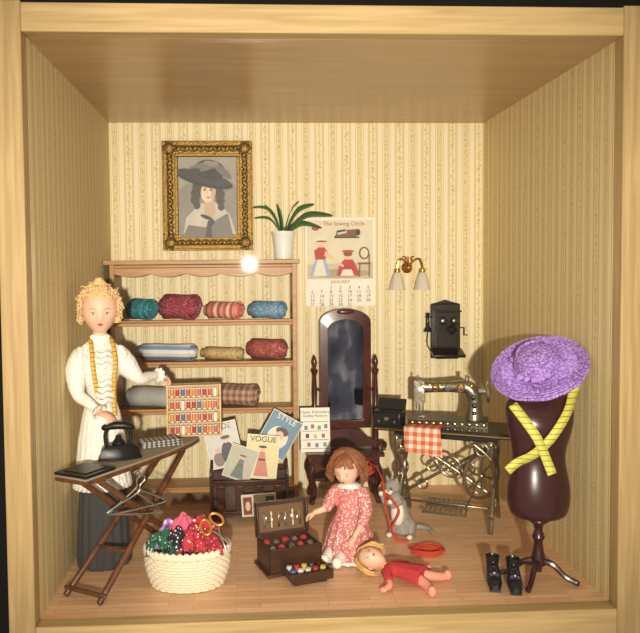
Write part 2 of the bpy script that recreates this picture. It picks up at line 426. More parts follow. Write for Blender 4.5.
lay(ell(.19,.07,.042,.05),6); lay(ell(.19,.07,.03,.038),1)
lay([(.14,-.02),(.24,-.02),(.24,-.005),(.14,-.005)],6); lay([(.145,-.12),(.155,-.12),(.16,-.02),(.15,-.02)],6); lay([(.225,-.12),(.235,-.12),(.235,.06),(.225,.06)],6)
lay([(-.03,.2),(-.03,.215),(.05,.23),(.05,.255),(.13,.26),(.13,.2)],6); lay([(-.05,.19),(.15,.19),(.15,.2),(-.05,.2)],4); lay(ell(.14,.235,.018,.026),4); lay([(-.05,.2),(-.035,.2),(-.03,.25),(.04,.26),(.04,.245),(-.02,.235)],4)
lay(ell(-.2,.27,.03,.02),2)
mb.obj('calendar_sheet',cm,e,smooth=False)
text('title','The Sewing Circle',.045,(.03,-.012,.305),cm[2],e)
for i in range(5):
    for j in range(7):
        d_=i*7+j-1
        if 1<=d_<=31: text('date_%d'%d_,str(d_),.036,(-.225+.075*j,-.0085,-.205-.034*i),cm[2] if j==0 else cm[4],e)
text('month','JANUARY',.036,(.0,-.0085,-.16),cm[2],e)

# ------------------------------------------------------------ sconce
e,M=group('wall_sconce_lamp',(1.265,0,1.73))
mb=MB().lathe([(.045,0),(.045,.008),(.03,.018),(.012,.03),(0.001,.034)],(0,0,.05),rot=R(90),seg=24)
mb.ball((0,-.06,.05),(.016,.016,.02)); mb.tube([(0,-.02,.05),(0,-.07,.05)],.009,n=1)
mb.tube([(0,-.05,.05),(0,-.05,.1),(0,-.05,.14)],[.012,.008,.004])
for s_ in (-1,1):
    mb.tube([(0,-.06,.05),(s_*.03,-.09,.10),(s_*.075,-.12,.12),(s_*.10,-.12,.07),(s_*.1,-.12,.02)],.009)
    mb.lathe([(.001,.03),(.02,.025),(.026,.0),(.022,-.012),(.001,-.012)],(s_*.1,-.12,.02),seg=20)
    mb.tube([(s_*.03,-.09,.10),(s_*.02,-.07,.13),(s_*.045,-.06,.14)],.006)
mb.obj('brass_arms',M_brass,e)
mb=MB()
for s_ in (-1,1):
    mb.lathe([(.022,.0),(.034,-.02),(.046,-.06),(.056,-.10),(.066,-.14),(.062,-.14),(.05,-.1),(.04,-.06),(.02,-.01)],(s_*.1,-.12,.015),seg=40,rip=(10,.04))
mb.obj('glass_shades',M_glassw,e)

# ------------------------------------------------------------ wall telephone
M_phone=wood('black_phone_wood',(16,11,9),(40,24,18),(4,30,20),.3)
e,M=group('wall_telephone',(1.575,0,1.265))
mb=MB(); mb.box((0,-.015,.0),(.24,.03,.44)); mb.box((0,-.075,.02),(.19,.10,.28))
mb.ext([(-.12,.22),(-.06,.235),(0,.255),(.06,.235),(.12,.22)],-.03,0)
mb.box((0,-.09,-.17),(.26,.15,.025),rot=R(18)); mb.box((0,-.075,.165),(.21,.12,.015))
mb.box((0,-.05,-.205),(.18,.07,.03))
mb.obj('case',M_phone,e,bevel=.006)
mb=MB()
for s_ in (-1,1): mb.lathe([(.001,.035),(.02,.03),(.032,.012),(.035,0),(.001,0)],(s_*.045,-.125,.09),rot=R(90),seg=20)
mb.obj('bells',plain('dark_bell',(90,84,76),.3,.9),e)
mb=MB().tube([(0,-.12,.0),(0,-.17,-.0),(0,-.20,.02)],[.015,.012,.012]); mb.lathe([(.012,0),(.018,.02),(.04,.05),(.036,.05),(.012,.02),(.001,.02)],(0,-.19,.02),rot=R(80),seg=20)
mb.tube([(-.115,-.07,.12),(-.15,-.07,.12)],.006,n=1); mb.ring((-.155,-.07,.12),.02,.005,rot=R(0))
mb.lathe([(.034,0),(.03,.02),(.016,.04),(.014,.13),(.02,.15),(.001,.155)],(-.155,-.07,.0),seg=16)
mb.tube([(.09,-.07,.03),(.14,-.07,.03),(.14,-.07,-.03),(.165,-.07,-.03)],.006,n=1)
mb.tube([(-.155,-.07,.0),(-.16,-.08,-.1),(-.12,-.09,-.16),(-.07,-.07,-.13)],.004)
mb.obj('mouthpiece_receiver_crank',M_black,e)

# ------------------------------------------------------------ cheval mirror dresser
e,M=group('mirror_dresser',(.72,-.34,0))
mb=MB()
mb.box((-.02,.0,.385),(.58,.34,.03)); mb.box((-.02,.01,.335),(.52,.28,.075)); mb.box((-.02,.02,.19),(.52,.26,.02))
for sx in (-1,1):
    for sy in (-1,1):
        x=-.02+sx*.24; yy=.01+sy*.12
        mb.tube([(x,yy,.30),(x+sx*.02,yy+sy*.01,.22),(x-sx*.01,yy,.11),(x+sx*.015,yy+sy*.012,.018)],[.028,.03,.018,.022],8)
    mb.lathe([(.022,0),(.03,.02),(.018,.05),(.024,.10),(.016,.2),(.026,.28),(.026,.3),(.016,.33),(.02,.42),(.014,.56),(.028,.6),(.012,.62),(.022,.66),(.012,.70),(.001,.72)],(sx*.235,.02,.4),seg=16)
    mb.tube([(sx*.235,.02,.43),(sx*.30,-.02,.44),(sx*.28,-.06,.405)],[.018,.014,.018])
    mb.tube([(sx*.235,.02,.85),(sx*.18,.02,.85)],.009,n=1)
mb.box((0,.02,.44),(.47,.05,.05))
mb.ext([(-.2,.46),(.2,.46),(.12,.54),(.0,.56),(-.12,.54)],.0,.03)
mb.ext([(-.27,.305),(.23,.305),(.2,.25),(.12,.29),(-.02,.24),(-.16,.29),(-.24,.25)],-.135,-.115)
mb.obj('carcass',M_mahog,e,bevel=.004)
def arch(w,z0,z1,n=16):
    p=[(-w,z0),(w,z0),(w,z1-w*.55)]
    for i in range(1,n): a=pi*i/n; p.append((w*cos(a),z1-w*.55+w*.55*sin(a)))
    p.append((-w,z1-w*.55)); return p
mb=MB(); o=arch(.195,.56,1.475); i_=arch(.135,.62,1.39); n=len(o)
vs=[(p[0],-.02,p[1]) for p in o]+[(p[0],-.03,p[1]) for p in i_]+[(p[0],.03,p[1]) for p in o]+[(p[0],.02,p[1]) for p in i_]
fs=[]
for q in range(n):
    r=(q+1)%n; fs+=[(q,r,n+r,n+q),(2*n+q,3*n+q,3*n+r,2*n+r),(q,2*n+q,2*n+r,r),(n+q,n+r,3*n+r,3*n+q)]
mb.raw(vs,fs); mb.ball((0,-.02,1.45),(.07,.015,.02)); mb.obj('mirror_frame',M_mahog,e,bevel=.005)
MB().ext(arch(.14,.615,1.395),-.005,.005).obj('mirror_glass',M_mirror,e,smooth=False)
mb=MB()
for x in (-.14,.1): mb.ball((x,-.14,.335),.011)
mb.obj('drawer_knobs',M_brass,e)

e,M=group('embroidery_booklet',(.48,-.44,.402))
L=R(-10)
mb=MB(); mb.box((0,0,.165),(.23,.008,.33),0,L=L)
bm=[M_white]+[plain('bk_%d'%i,c,.6) for i,c in enumerate([(40,40,44),(170,80,70),(90,120,140),(120,136,100),(190,176,110)])]
for i,(x,z,c) in enumerate([(-.07,.19,3),(-.02,.2,2),(.03,.19,4),(.08,.2,3),(-.06,.13,1),(0,.125,5),(.06,.13,2),(-.05,.065,2),(.01,.06,3),(.07,.065,4)]):
    mb.box((x,-.006,z-.01),(.024,.004,.03),c,L=L)
for z in (.025,.09,.155,.225): mb.box((0,-.006,z),(.2,.003,.003),1,L=L)
for x in (-.113,.113): mb.box((x,-.006,.165),(.004,.003,.33),1,L=L)
mb.obj('card',bm,e,smooth=False)
text('heading','Classic Embroidery\nQuality Patterns',.028,(0,.043,.28),bm[1],e,rot=(80,0,0))

def yarnball(name,loc,r,mat,n=16):
    mb=MB(); mb.ball((0,0,0),r*.93)
    for i in range(n):
        ax=Euler((random.uniform(0,pi),random.uniform(0,pi),random.uniform(0,pi))).to_matrix().to_4x4()
        for k in (-1,0,1): 
            off=k*.012; mb.ring((0,0,off),math.sqrt(max(0,r*r-off*off)),.0055,L=ax,seg=28,sub=5)
    return mb.obj(name,mat,loc=loc)
yarnball('yarn_ball',(.865,-.40,.2+.086),.08,M_red)

# ------------------------------------------------------------ magazine rack
e,M=group('magazine_rack',(-.02,-.72,0))
mb=MB()
for s_ in (-1,1):
    L=T(s_*.265,0,0)@R(0,0,90)
    mb.ext([(-.09,.03),(.09,.03),(.15,.36),(.13,.40),(.07,.37),(.0,.43),(-.07,.37),(-.13,.40),(-.15,.36)],-.01,.01,L=L)
    for yy in (-.1,.1): mb.lathe([(.012,0),(.02,.01),(.014,.03),(.02,.045)],(s_*.25,yy,0),seg=12)
mb.box((0,0,.045),(.53,.18,.018))
for s_ in (-1,1):
    L=T(0,s_*.095,.05)@R(-s_*10)
    mb.box((0,0,.02),(.52,.012,.035),L=L); mb.box((0,0,.25),(.52,.012,.04),L=L)
    for i in range(4): mb.box((-.2+i*.133,0,.13),(.06,.01,.2),L=L)
mb.box((0,0,.2),(.52,.01,.3))
mb.obj('rack_body',M_brown,e,bevel=.004)
def magazine(w,h,L,bg,lays,title,tc,par,nm):
    ms=[M_white,bg]+[plain('%s_%d'%(nm,i),c,.5,0,.1) for i,(c,_) in enumerate(lays)]
    mb=MB(); mb.box((0,0,h/2),(w,.012,h),0,L=L); mb.box((0,-.0065,h/2),(w*.97,.002,h*.97),1,L=L); yy=-.008
    for i,(c,p) in enumerate(lays): mb.ext([(a*w,b*h) for a,b in p],yy,yy-.0012,2+i,L=L); yy-=.0013
    mb.obj(nm,ms,par,smooth=False)
    if title:
        t=text(nm+'_title',title,w*.24,(0,0,0),tc,par); t.matrix_local=L@T(0,-.009,h*.9)@R(90)
pk=M_black
fig=lambda s1,s2,s3:[(s1,[(-.22,.06),(-.12,.45),(-.08,.62),(.08,.62),(.12,.45),(.24,.06)]),(s3,ell(0,.69,.07,.06)),(s2,ell(0,.73,.13,.03)),(s2,[(-.1,.42),(.1,.42),(.1,.46),(-.1,.46)]),(s3,[(.1,.6),(.24,.44),(.21,.42),(.08,.54)])]
magazine(.24,.32,T(-.15,.03,.37)@R(-6,-12,0),plain('mg1',(196,194,184),.5),[((128,104,100),ell(-.2,.2,.16,.16)),((60,54,60),ell(.1,.3,.2,.26)),((196,170,150),ell(-.2,.4,.07,.07)),((206,180,160),ell(.1,.6,.08,.07)),((70,60,56),ell(.1,.66,.14,.04)),((150,130,120),ell(.3,.15,.1,.12))],'MODE',pk,e,'magazine_1')
magazine(.24,.30,T(.14,.045,.46)@R(-4,30,0),plain('mg2',(96,128,150),.5),[((214,204,190),ell(0,.42,.32,.28)),((70,54,50),ell(.05,.6,.2,.1)),((206,170,150),ell(.03,.48,.12,.12)),((150,70,66),ell(-.05,.22,.2,.12))],'STYLE',M_white,e,'magazine_2')
magazine(.23,.31,T(.075,-.045,.30)@R(-3,6,0),plain('mg3',(210,200,152),.5),fig((190,120,106),(60,50,50),(226,180,150)),'VOGUE',pk,e,'magazine_3')
magazine(.20,.24,T(-.10,-.05,.30)@R(-3,20,0),plain('mg4',(176,172,156),.5),fig((100,110,100),(110,80,60),(206,170,150)),'',pk,e,'magazine_4')
magazine(.24,.16,T(.07,-.15,.07)@R(8,-3,0),plain('mg5',(196,188,166),.5),[((120,60,50),[(-.45,.1),(-.2,.1),(-.2,.9),(-.45,.9)]),((90,110,140),[(-.12,.1),(.12,.1),(.12,.6),(-.12,.6)]),((70,80,60),[(.2,.1),(.44,.1),(.44,.9),(.2,.9)]),((206,180,150),ell(-.32,.5,.07,.22)),((214,190,160),ell(.32,.5,.07,.22))],'',pk,e,'magazine_5')

# ------------------------------------------------------------ treadle sewing machine
e,M=group('treadle_sewing_machine',(1.37,-.88,0),-26)
TZ=.685
mb=MB(); mb.box((0,0,TZ-.018),(.94,.40,.036)); mb.box((0,0,TZ-.055),(.70,.30,.04)); 
mb.obj('table_top',M_black,e,bevel=.006)
mb=MB(); mb.box((0,-.2,TZ-.022),(.94,.006,.008)); mb.obj('brass_edge',M_brass,e)
mb=MB()
for sx in (-1,1):
    x=sx*.32
    for sy in (-1,1):
        mb.tube([(x,sy*.17,.61),(x,sy*.15,.5),(x,sy*.05,.40),(x,sy*.04,.3),(x,sy*.12,.16),(x,sy*.17,.05),(x,sy*.19,.015)],[.017,.016,.017,.017,.016,.017,.018],8)
        mb.tube([(x,sy*.15,.58),(x,sy*.06,.56),(x,sy*.05,.48),(x,sy*.1,.46),(x,sy*.11,.5)],.011,6)
        mb.tube([(x,sy*.15,.12),(x,sy*.06,.10),(x,sy*.05,.18),(x,sy*.09,.2)],.011,6)
        mb.ring((x,sy*.09,.33),.035,.010,rot=R(0,90))
    mb.box((x,0,.615),(.03,.36,.018)); mb.tube([(x,-.17,.10),(x,0,.12),(x,.17,.10)],.012)
    mb.ring((x,0,.24),.045,.010,rot=R(0,90)); mb.ring((x,0,.49),.045,.010,rot=R(0,90))
    mb.ring((x-sx*.06,-.16,.56),.04,.008,rot=R(90)); mb.tube([(x,-.17,.5),(x-sx*.04,-.16,.54),(x-sx*.12,-.16,.60)],.009)
mb.tube([(-.32,.1,.55),(-.1,.1,.42),(.1,.1,.30),(.32,.1,.16)],.012); mb.tube([(.32,.1,.55),(.1,.1,.42),(-.1,.1,.30),(-.32,.1,.16)],.012)
mb.ring((0,.1,.36),.07,.011,rot=R(90)); mb.ring((0,.1,.36),.03,.009,rot=R(90)); mb.tube([(-.3,0,.12),(.3,0,.12)],.009,n=1)
for s_ in (-1,1): mb.ring((s_*.13,.1,.36+s_*0),.04,.008,rot=R(90)); mb.ring((s_*.2,.1,.5),.035,.008,rot=R(90)); mb.ring((s_*.2,.1,.22),.035,.008,rot=R(90))
for i in range(9): mb.box((-.14+i*.035,-.02,.105),(.008,.22,.012),rot=R(8))
for yy in (-.13,-.02,.09): mb.box((0,yy,.105+(yy+.02)*.14),(.31,.012,.016))
for i in range(5): mb.ring((-.11+.055*i,-.02,.108),.024,.004,seg=12,sub=5)
WL=T(.235,-.02,.35)@R(0,0,-38)@R(0,90,0)
mb.ring((0,0,0),.155,.013,L=WL,seg=40); mb.ball((0,0,0),.024,L=WL)
for i in range(6): a=i*pi/3; mb.tube([(0,0,0),(.075*cos(a+.2),.075*sin(a+.2),0),(.15*cos(a),.15*sin(a),0)],.008,6,L=WL)
mb.tube([(.235,-.02,.35),(.21,-.04,.29),(.13,-.02,.12)],.007,n=1)
mb.obj('cast_iron_stand',M_cast,e)
K=T(-.0,.02,TZ)@R(0,0,8)@S(1.42)
mb=MB(K)
mb.box((0,0,.014),(.38,.15,.028),2); 
mb.tube([(.125,0,.02),(.125,0,.09),(.12,0,.15),(.085,0,.185),(.0,0,.185),(-.08,0,.18),(-.13,0,.182)],[.05,.034,.034,.036,.028,.027,.034],14,5,1)
mb.box((-.14,0,.155),(.05,.06,.11),1); mb.lathe([(.001,0),(.025,0),(.025,.006),(.001,.008)],(-.14,-.031,.16),rot=R(90),mi=0)
mb.ring((.19,0,.165),.045,.010,0,rot=R(0,90)); mb.tube([(.12,0,.165),(.20,0,.165)],.014,n=1,mi=0)
for i in range(4): a=i*pi/2; mb.tube([(.19,0,.165),(.19,.045*cos(a),.165+.045*sin(a))],.005,6,1,0)
mb.tube([(-.14,-.01,.11),(-.14,-.01,.035)],.006,n=1,mi=0); mb.tube([(-.125,0,.1),(-.125,0,.045)],.005,n=1,mi=0); mb.box((-.13,-.01,.034),(.03,.03,.005),0)
mb.tube([(-.15,0,.21),(-.15,0,.235)],.005,n=1); mb.tube([(.09,0,.21),(.09,0,.245)],.004,n=1); mb.lathe([(.018,0),(.010,.005),(.010,.025),(.018,.03)],(.09,0,.212),mi=0,seg=14)
mb.ring((0,-.035,.185),.012,.003,0,rot=R(90)); mb.ring((.06,-.037,.185),.018,.004,3,rot=R(90)); mb.ring((-.06,-.03,.18),.014,.004,3,rot=R(90))
for i in range(9): mb.ball((-.09+i*.025,-.031,.195-.02*(i%2)),(.009,.004,.006),2 if i%2 else 3,seg=8,rg=6)
for (x,z) in ((.125,.06),(.125,.1),(.12,.14)): mb.ball((x,-.036,z),(.012,.006,.014),2,seg=8,rg=6)
for i in range(11): mb.ball((-.17+i*.034,-.076,.014),(.012,.003,.008),3,seg=8,rg=6)
mb.obj('machine_head',[plain('machine_chrome',(186,180,166),.22,.9,.2,40,.2),plain('machine_silver',(150,142,124),.25,.85,.45,26,.3),plain('machine_black',(40,36,34),.3,.5),M_brass],e,bevel=.003)
mb=MB(); mb.box((-.385,-.12,TZ+.045),(.19,.16,.09)); mb.box((-.385,-.05,TZ+.12),(.20,.014,.10),rot=R(-25)); mb.box((-.385,-.125,TZ+.094),(.2,.165,.012)); mb.obj('accessory_case',M_black,e,bevel=.006)
mb=MB(); mb.box((-.385,-.203,TZ+.05),(.03,.006,.02)); mb.ball((-.33,-.203,TZ+.03),.008); mb.ball((-.44,-.203,TZ+.03),.008); mb.obj('case_clasp',M_steel,e)
mb=MB(); vs=[];fs=[]; nx=14
prof=[(-.02,.006),(-.1,.006),(-.17,.007),(-.203,.004),(-.216,-.02),(-.22,-.08),(-.222,-.12),(-.226,-.16)]
P,_=cr([(0,a,b) for a,b in prof],[0]*8,3)
for i in range(nx+1):
    x=-.26+.25*i/nx
    for j,p in enumerate(P):
        d=max(0,(j-9)/len(P)); vs.append((x+.02*d*(i/nx-.5)+.03*d,p.y-.012*d*(1+sin(i*1.4)),TZ+p.z-(.04*d*(i/nx))))
m_=len(P)
for i in range(nx):
    for j in range(m_-1): q=i*m_+j; fs.append((q,q+1,q+m_+1,q+m_))
mb.raw(vs,fs); mb.obj('checked_cloth',checks('orange_check',(222,210,194),(214,144,112),(194,90,62),.055),e,solid=.004,ang=80)

# ------------------------------------------------------------ dress form, tape, hat
DX,DY=1.62,-1.91
e,M=group('dress_form_mannequin',(DX,DY,0))
rings=[(.365,.12,.10),(.375,.155,.12),(.42,.172,.13),(.49,.180,.135),(.57,.172,.125),(.65,.152,.108),(.71,.146,.10),(.78,.156,.11),(.86,.18,.13,0,-.012),(.93,.190,.128,0,-.012),(1.00,.196,.10),(1.05,.178,.08),(1.085,.10,.06),(1.10,.055,.05),(1.15,.048,.047),(1.16,.02,.02)]
MB().loft(rings,seg=40).obj('torso',M_maroon,e,sub=1,ang=80)
mb=MB().lathe([(.055,.37),(.06,.345),(.03,.32),(.022,.29),(.036,.25),(.024,.22),(.03,.17),(.04,.13),(.04,.09),(.02,.07),(.02,.05),(.001,.045)],seg=20)
for a in (-30,85,160,235):
    c_,s_=cos(math.radians(a)),sin(math.radians(a))
    mb.tube([(c_*.02,s_*.02,.11),(c_*.08,s_*.08,.10),(c_*.15,s_*.15,.04),(c_*.215,s_*.215,.016)],[.02,.018,.015,.016])
mb.obj('turned_stand',M_maroon,e)
def rad(z):
    for a,b in zip(rings,rings[1:]):
        if a[0]<=z<=b[0]:
            t=(z-a[0])/(b[0]-a[0]); return a[1]+(b[1]-a[1])*t,a[2]+(b[2]-a[2])*t
    return (.05,.05)
def front(x,z,off=.010):
    a,b=rad(z); q=min(abs(x)/(a+.001),.93)
    return -(b+.012)*math.sqrt(1-q*q)-off
e,M=group('yellow_measuring_tape',(DX,DY,0))
def strip(mb,pts,w,nrm=None):
    P,_=cr(pts,[0]*len(pts),6); vs=[];fs=[]
    for i,p in enumerate(P):
        d=(P[min(i+1,len(P)-1)]-P[max(i-1,0)]); d=Vector((d.x,0,d.z)).normalized() if nrm is None else d.normalized()
        sd=Vector((-d.z,0,d.x)) if nrm is None else d.cross(Vector(nrm)).normalized()
        vs+=[p-sd*w,p+sd*w]
    for i in range(len(P)-1): q=2*i; fs.append((q,q+1,q+3,q+2))
    mb.raw(vs,fs)
mb=MB()
A=[(.205,1.14),(.175,1.07),(.12,.985),(.05,.90),(-.01,.82),(-.08,.745),(-.145,.69),(-.20,.645)]
strip(mb,[(x,front(x,z,.012) ,z) for x,z in A],.026)
B=[(-.175,1.02),(-.12,.93),(-.07,.85),(-.03,.77),(0,.70),(.02,.645)]
strip(mb,[(x,front(x,z,.022),z) for x,z in B],.026)
mb.obj('tape',M_tape,e,solid=.003,ang=80)

e,M=group('purple_straw_hat',(DX-.005,DY+.01,1.215),0)
L=T(0,0,.02)@R(26,-25,0)
mb=MB(L)
prof=[]
for i in range(12):
    r=.268-.013*i; prof.append((r,-.035+.02*sin(i*.5)-.008*(i%2)))
prof+=[(.122,-.01),(.12,.01),(.12,.03),(.112,.055),(.097,.075),(.07,.088),(.04,.095),(.001,.097)]
mb.lathe(prof,seg=64,rip=(9,.02),cap=False)
for i in range(9):
    mb.ring((0,0,-.026+.004*sin(i)),.264-.016*i,.0075,seg=60,sub=5)
for i in range(5): mb.ring((0,0,-.0+.02*i),.124-.002*i*i*.7,.007,seg=44,sub=5)
for q in range(90):
    a=q*2*pi/90; mb.tube([(cos(a)*.13,sin(a)*.13,-.014),(cos(a+.12)*.19,sin(a+.12)*.19,-.02),(cos(a)*.27,sin(a)*.27,-.03)],.004,4,2)
mb.obj('straw_brim_and_crown',M_purple,e,solid=.004)
mb=MB(L)
for i in range(22):
    a=random.uniform(0,2*pi); r=random.uniform(.12,.145); mb.ball((cos(a)*r,sin(a)*r-.0,.0+random.uniform(-.01,.015)),(.022,.022,.014),nz=.4,seg=10,rg=7)
mb.obj('hat_band_puffs',plain('lilac_net',(170,130,208),.7,0,.3,80,.6),e)

# ------------------------------------------------------------ shoes
M_navy=plain('navy_leather',(16,14,22),.25,.1,.3,40,.2)
e,M=group('pair_of_black_shoes',(1.40,-1.96,0),-12,1.2)
mb=MB(); mg=MB()
for sx,dy in ((-.045,0),(.045,-.02)):
    L=T(sx,dy,0)
    rr=[]
    for (yy,z,rx,rz) in [(-.10,.022,.014,.012),(-.085,.028,.03,.02),(-.05,.036,.035,.028),(-.01,.055,.031,.04),(.02,.07,.03,.046),(.05,.078,.028,.044),(.062,.08,.014,.03)]:
        rr.append([Vector((cos(2*pi*j/14)*rx,yy,z+sin(2*pi*j/14)*rz)) for j in range(14)])
    mb.grid(rr,0,L)
    mb.lathe([(.028,.07),(.03,.10),(.033,.125),(.028,.125),(.02,.10),(.001,.095)],(0,.03,0),L=L,seg=18)
    mb.lathe([(.017,0),(.013,.02),(.022,.055)],(0,.045,0),L=L,seg=12); mb.box((0,-.055,.007),(.05,.085,.012),L=L)
    mg.ball((0,-.05,.07),(.010,.006,.009),0,L=L); mg.ring((0,-.025,.08),.014,.0025,1,L=L,rot=R(40))
    for z in (.085,.105): mg.ball((.0,-.004,z),.005,0,L=L,seg=8,rg=6)
    for s_ in (-1,1): mg.ball((s_*.014,-.055,.066),(.012,.006,.010),1,L=L,rot=R(0,s_*30),seg=10,rg=6)
mb.obj('shoe_leather',M_navy,e); mg.obj('buckles_and_bows',[M_steel,plain('purple_bow',(50,36,76),.5)],e)

# ------------------------------------------------------------ ironing board
NX,NY,FX,FY=-.955,-2.07,-.375,-1.12; BZ=.695
ang=math.degrees(math.atan2(FY-NY,FX-NX)); BL=math.hypot(FX-NX,FY-NY); cx,cy=(NX+FX)/2,(NY+FY)/2
e,M=group('ironing_board',(cx,cy,0),ang)
hl=BL/2
out=[(-hl,-.115),(-hl,.115)]+[(x,w_) for x,w_ in ((-.1,.12),(.15,.115),(.3,.10),(.42,.085),(hl-.01,.05),(hl,.02),(hl,-.02),(hl-.01,-.05),(.42,-.085),(.3,-.10),(.15,-.115),(-.1,-.12))]
def slab(mb,po,z0,z1,mi=0):
    n=len(po); mb.raw([(p[0],p[1],z0) for p in po]+[(p[0],p[1],z1) for p in po],[tuple(range(n)),tuple(range(n,2*n))]+[(i,(i+1)%n,(i+1)%n+n,i+n) for i in range(n)],mi)
mb=MB(); slab(mb,out,BZ-.035,BZ-.012); mb.obj('board_wood',M_legw,e,bevel=.004)
mb=MB(); slab(mb,[(x*1.0,y_*.96) for x,y_ in out],BZ-.014,BZ); mb.obj('padded_cover',plain('cover_cloth',(142,130,108),.9,0,.12),e,bevel=.005)
mb=MB(); mb.box((-hl+.11,0,BZ+.008),(.23,.225,.016)); mb.box((-hl+.11,0,BZ+.018),(.16,.16,.006)); mb.obj('iron_rest_plate',M_iron,e,bevel=.004)
mb=MB(); fn=-hl+.07
for sy in (-1,1):
    mb.tube([(-hl+.12,sy*.09,BZ-.04),(.40,sy*.09,.016)],.018,8,1); mb.tube([(.34,sy*.07,BZ-.04),(fn,sy*.12,.016)],.018,8,1)
mb.tube([(fn+.02,-.14,.045),(fn+.02,.14,.045)],.014,8,1); mb.tube([(.37,-.1,.05),(.37,.1,.05)],.014,8,1); mb.tube([(-.06,-.11,.37),(-.06,.11,.37)],.012,8,1)
mb.tube([(-hl+.14,-.105,BZ-.05),(-hl+.14,.105,BZ-.05)],.014,8,1); mb.tube([(-.25,-.105,.21),(-.25,.105,.21)],.011,8,1)
mb.tube([(.13,-.09,.25),(.13,.09,.25)],.011,8,1)
mb.obj('crossed_legs',M_legw,e)
e,M=group('striped_folded_cloth',(-.565,-1.38,BZ+.001),20)
mb=MB()
for i in range(3): mb.box((0,.004*i,.007+.013*i),(.26-.01*i,.13,.011),rot=R(0,0,3*i))
mb.obj('cloth_layers',stripes('grey_stripe',[(176,172,162),(92,90,90)],0,.03),e,bevel=.005)
e,M=group('black_flat_iron',(-.765,-1.70,BZ+.001),8,1.15)
mb=MB()
def sole(z,k): return [Vector((x*k,y_*k,z)) for x,y_ in ((-.10,-.05),(-.10,.05),(-.02,.055),(.05,.04),(.10,.015),(.115,0),(.10,-.015),(.05,-.04),(-.02,-.055))]
mb.grid([sole(.0,1),sole(.012,1.0),sole(.014,.94),sole(.055,.85),sole(.075,.6)])
mb.tube([(-.06,0,.06),(-.065,0,.12),(-.055,0,.155)],.010); mb.tube([(.045,0,.06),(.06,0,.11),(.045,0,.155)],.010)
mb.tube([(-.075,0,.158),(-.02,0,.168),(.03,0,.166),(.07,0,.155)],[.014,.02,.02,.014],10)
mb.lathe([(.03,.07),(.034,.085),(.02,.10),(.012,.12),(.001,.122)],(.0,0,0),seg=16)
mb.obj('iron_body_and_handle',M_iron,e,bevel=.003)
e,M=group('wire_coat_hanger',(-.66,-1.83,.615),20)
mb=MB()
for k in (0,1):
    L=T(.02*k,-.02*k,-.02*k)@R(0,14*k-6,8*k)
    mb.tube([(0,0,.03),(.025,0,.04),(.035,0,.015),(.012,0,-.015),(0,0,-.06),(-.14,0,-.15),(-.13,0,-.175),(.13,0,-.175),(.14,0,-.15),(0,0,-.06)],.005,6,5,L=L)
mb.obj('hanger_wire',M_steel,e)

# ------------------------------------------------------------ thread spool rack
e,M=group('thread_spool_rack',(-.375,-1.13,BZ+.002),6)
mb=MB(); W,H=.34,.34
mb.box((0,.035,H/2),(W,.01,H))
for x in (-W/2,W/2): mb.box((x,0,H/2),(.014,.08,H))
for i in range(5): mb.box((0,0,.007+i*(H-.014)/4),(W,.08,.010))
mb.obj('rack_case',wood('light_rack_wood',(176,146,96),(204,176,124)),e,bevel=.003)
cols=[(176,50,54),(206,180,84),(70,104,150),(186,86,68),(130,70,124),(222,216,200),(206,130,76),(50,62,90),(186,100,116)]
sm=[plain('thread_%d'%i,c,.6) for i,c in enumerate(cols)]+[M_white]
mb=MB()
for r in range(4):
    for q in range(9):
        c=(r*5+q*2+(q*q+r)%3)%9; p=(-W/2+.03+q*.035,-.01,.013+r*(H-.014)/4)
        mb.lathe([(.014,0),(.014,.005),(.010,.007)],p,9,seg=12); mb.lathe([(.0115,.007),(.0125,.02),(.0125,.04),(.0115,.05)],p,c,seg=12); mb.lathe([(.010,.05),(.014,.052),(.014,.057)],p,9,seg=12)
mb.obj('thread_spools',sm,e)

# ------------------------------------------------------------ heads & hands
def head_mesh(mb):
    seg,rg=40,30; rings=[]
    for i in range(rg+1):
        a=max(-pi/2+.01,min(pi/2-.01,-pi/2+pi*i/rg)); rr=[]
        for j in range(seg):
            b=2*pi*j/seg; x,y_,z=cos(a)*cos(b),cos(a)*sin(b),sin(a)
            w=1-.30*max(0,-z)**1.6; X=x*.74*w; Y=y_*.88*(1-.12*max(0,-z)); Z=z
            if y_<0: Y-=.05*max(0,-z)
            f=max(0,-y_)
            Y-=.17*math.exp(-((X/.10)**2+((z+.12)/.13)**2))*f; Y-=.07*math.exp(-((X/.07)**2+((z-.08)/.16)**2))*f
            for s_ in (-1,1):
                Y+=.06*math.exp(-(((X-s_*.27)/.13)**2+((z-.03)/.10)**2))*f
                Y-=.04*math.exp(-(((X-s_*.34)/.18)**2+((z+.28)/.16)**2))*f
            Y-=.05*math.exp(-((X/.18)**2+((z+.43)/.07)**2))*f; Y+=.03*math.exp(-((X/.2)**2+((z+.57)/.06)**2))*f
            Y-=.05*math.exp(-((X/.16)**2+((z+.75)/.12)**2))*f
            rr.append(Vector((X,Y,Z)))
        rings.append(rr)
    mb.grid(rings)
def head(par,Mh,skin,iris=M_iris):
    mb=MB(Mh); head_mesh(mb)
    for s_ in (-1,1): mb.ball((s_*.73,.04,-.05),(.06,.13,.19))
    mb.obj('head',skin,par,ang=90)
    mb=MB(Mh)
    for s_ in (-1,1): 
        mb.ball((s_*.27,-.71,.02),(.105,.08,.055),0); mb.ball((s_*.27,-.770,.015),(.045,.032,.045),1,seg=10,rg=8)
        mb.tube([(s_*.16,-.79,.05),(s_*.27,-.81,.075),(s_*.38,-.74,.05)],.013,5,4,2); mb.tube([(s_*.14,-.835,.2),(s_*.27,-.83,.235),(s_*.40,-.75,.2)],.013,5,4,2)
    mb.ball((0,-.855,-.40),(.12,.05,.026),3); mb.ball((0,-.845,-.45),(.09,.055,.03),3)
    mb.obj('facial_features',[M_eye,iris,M_browh,M_lip],par)
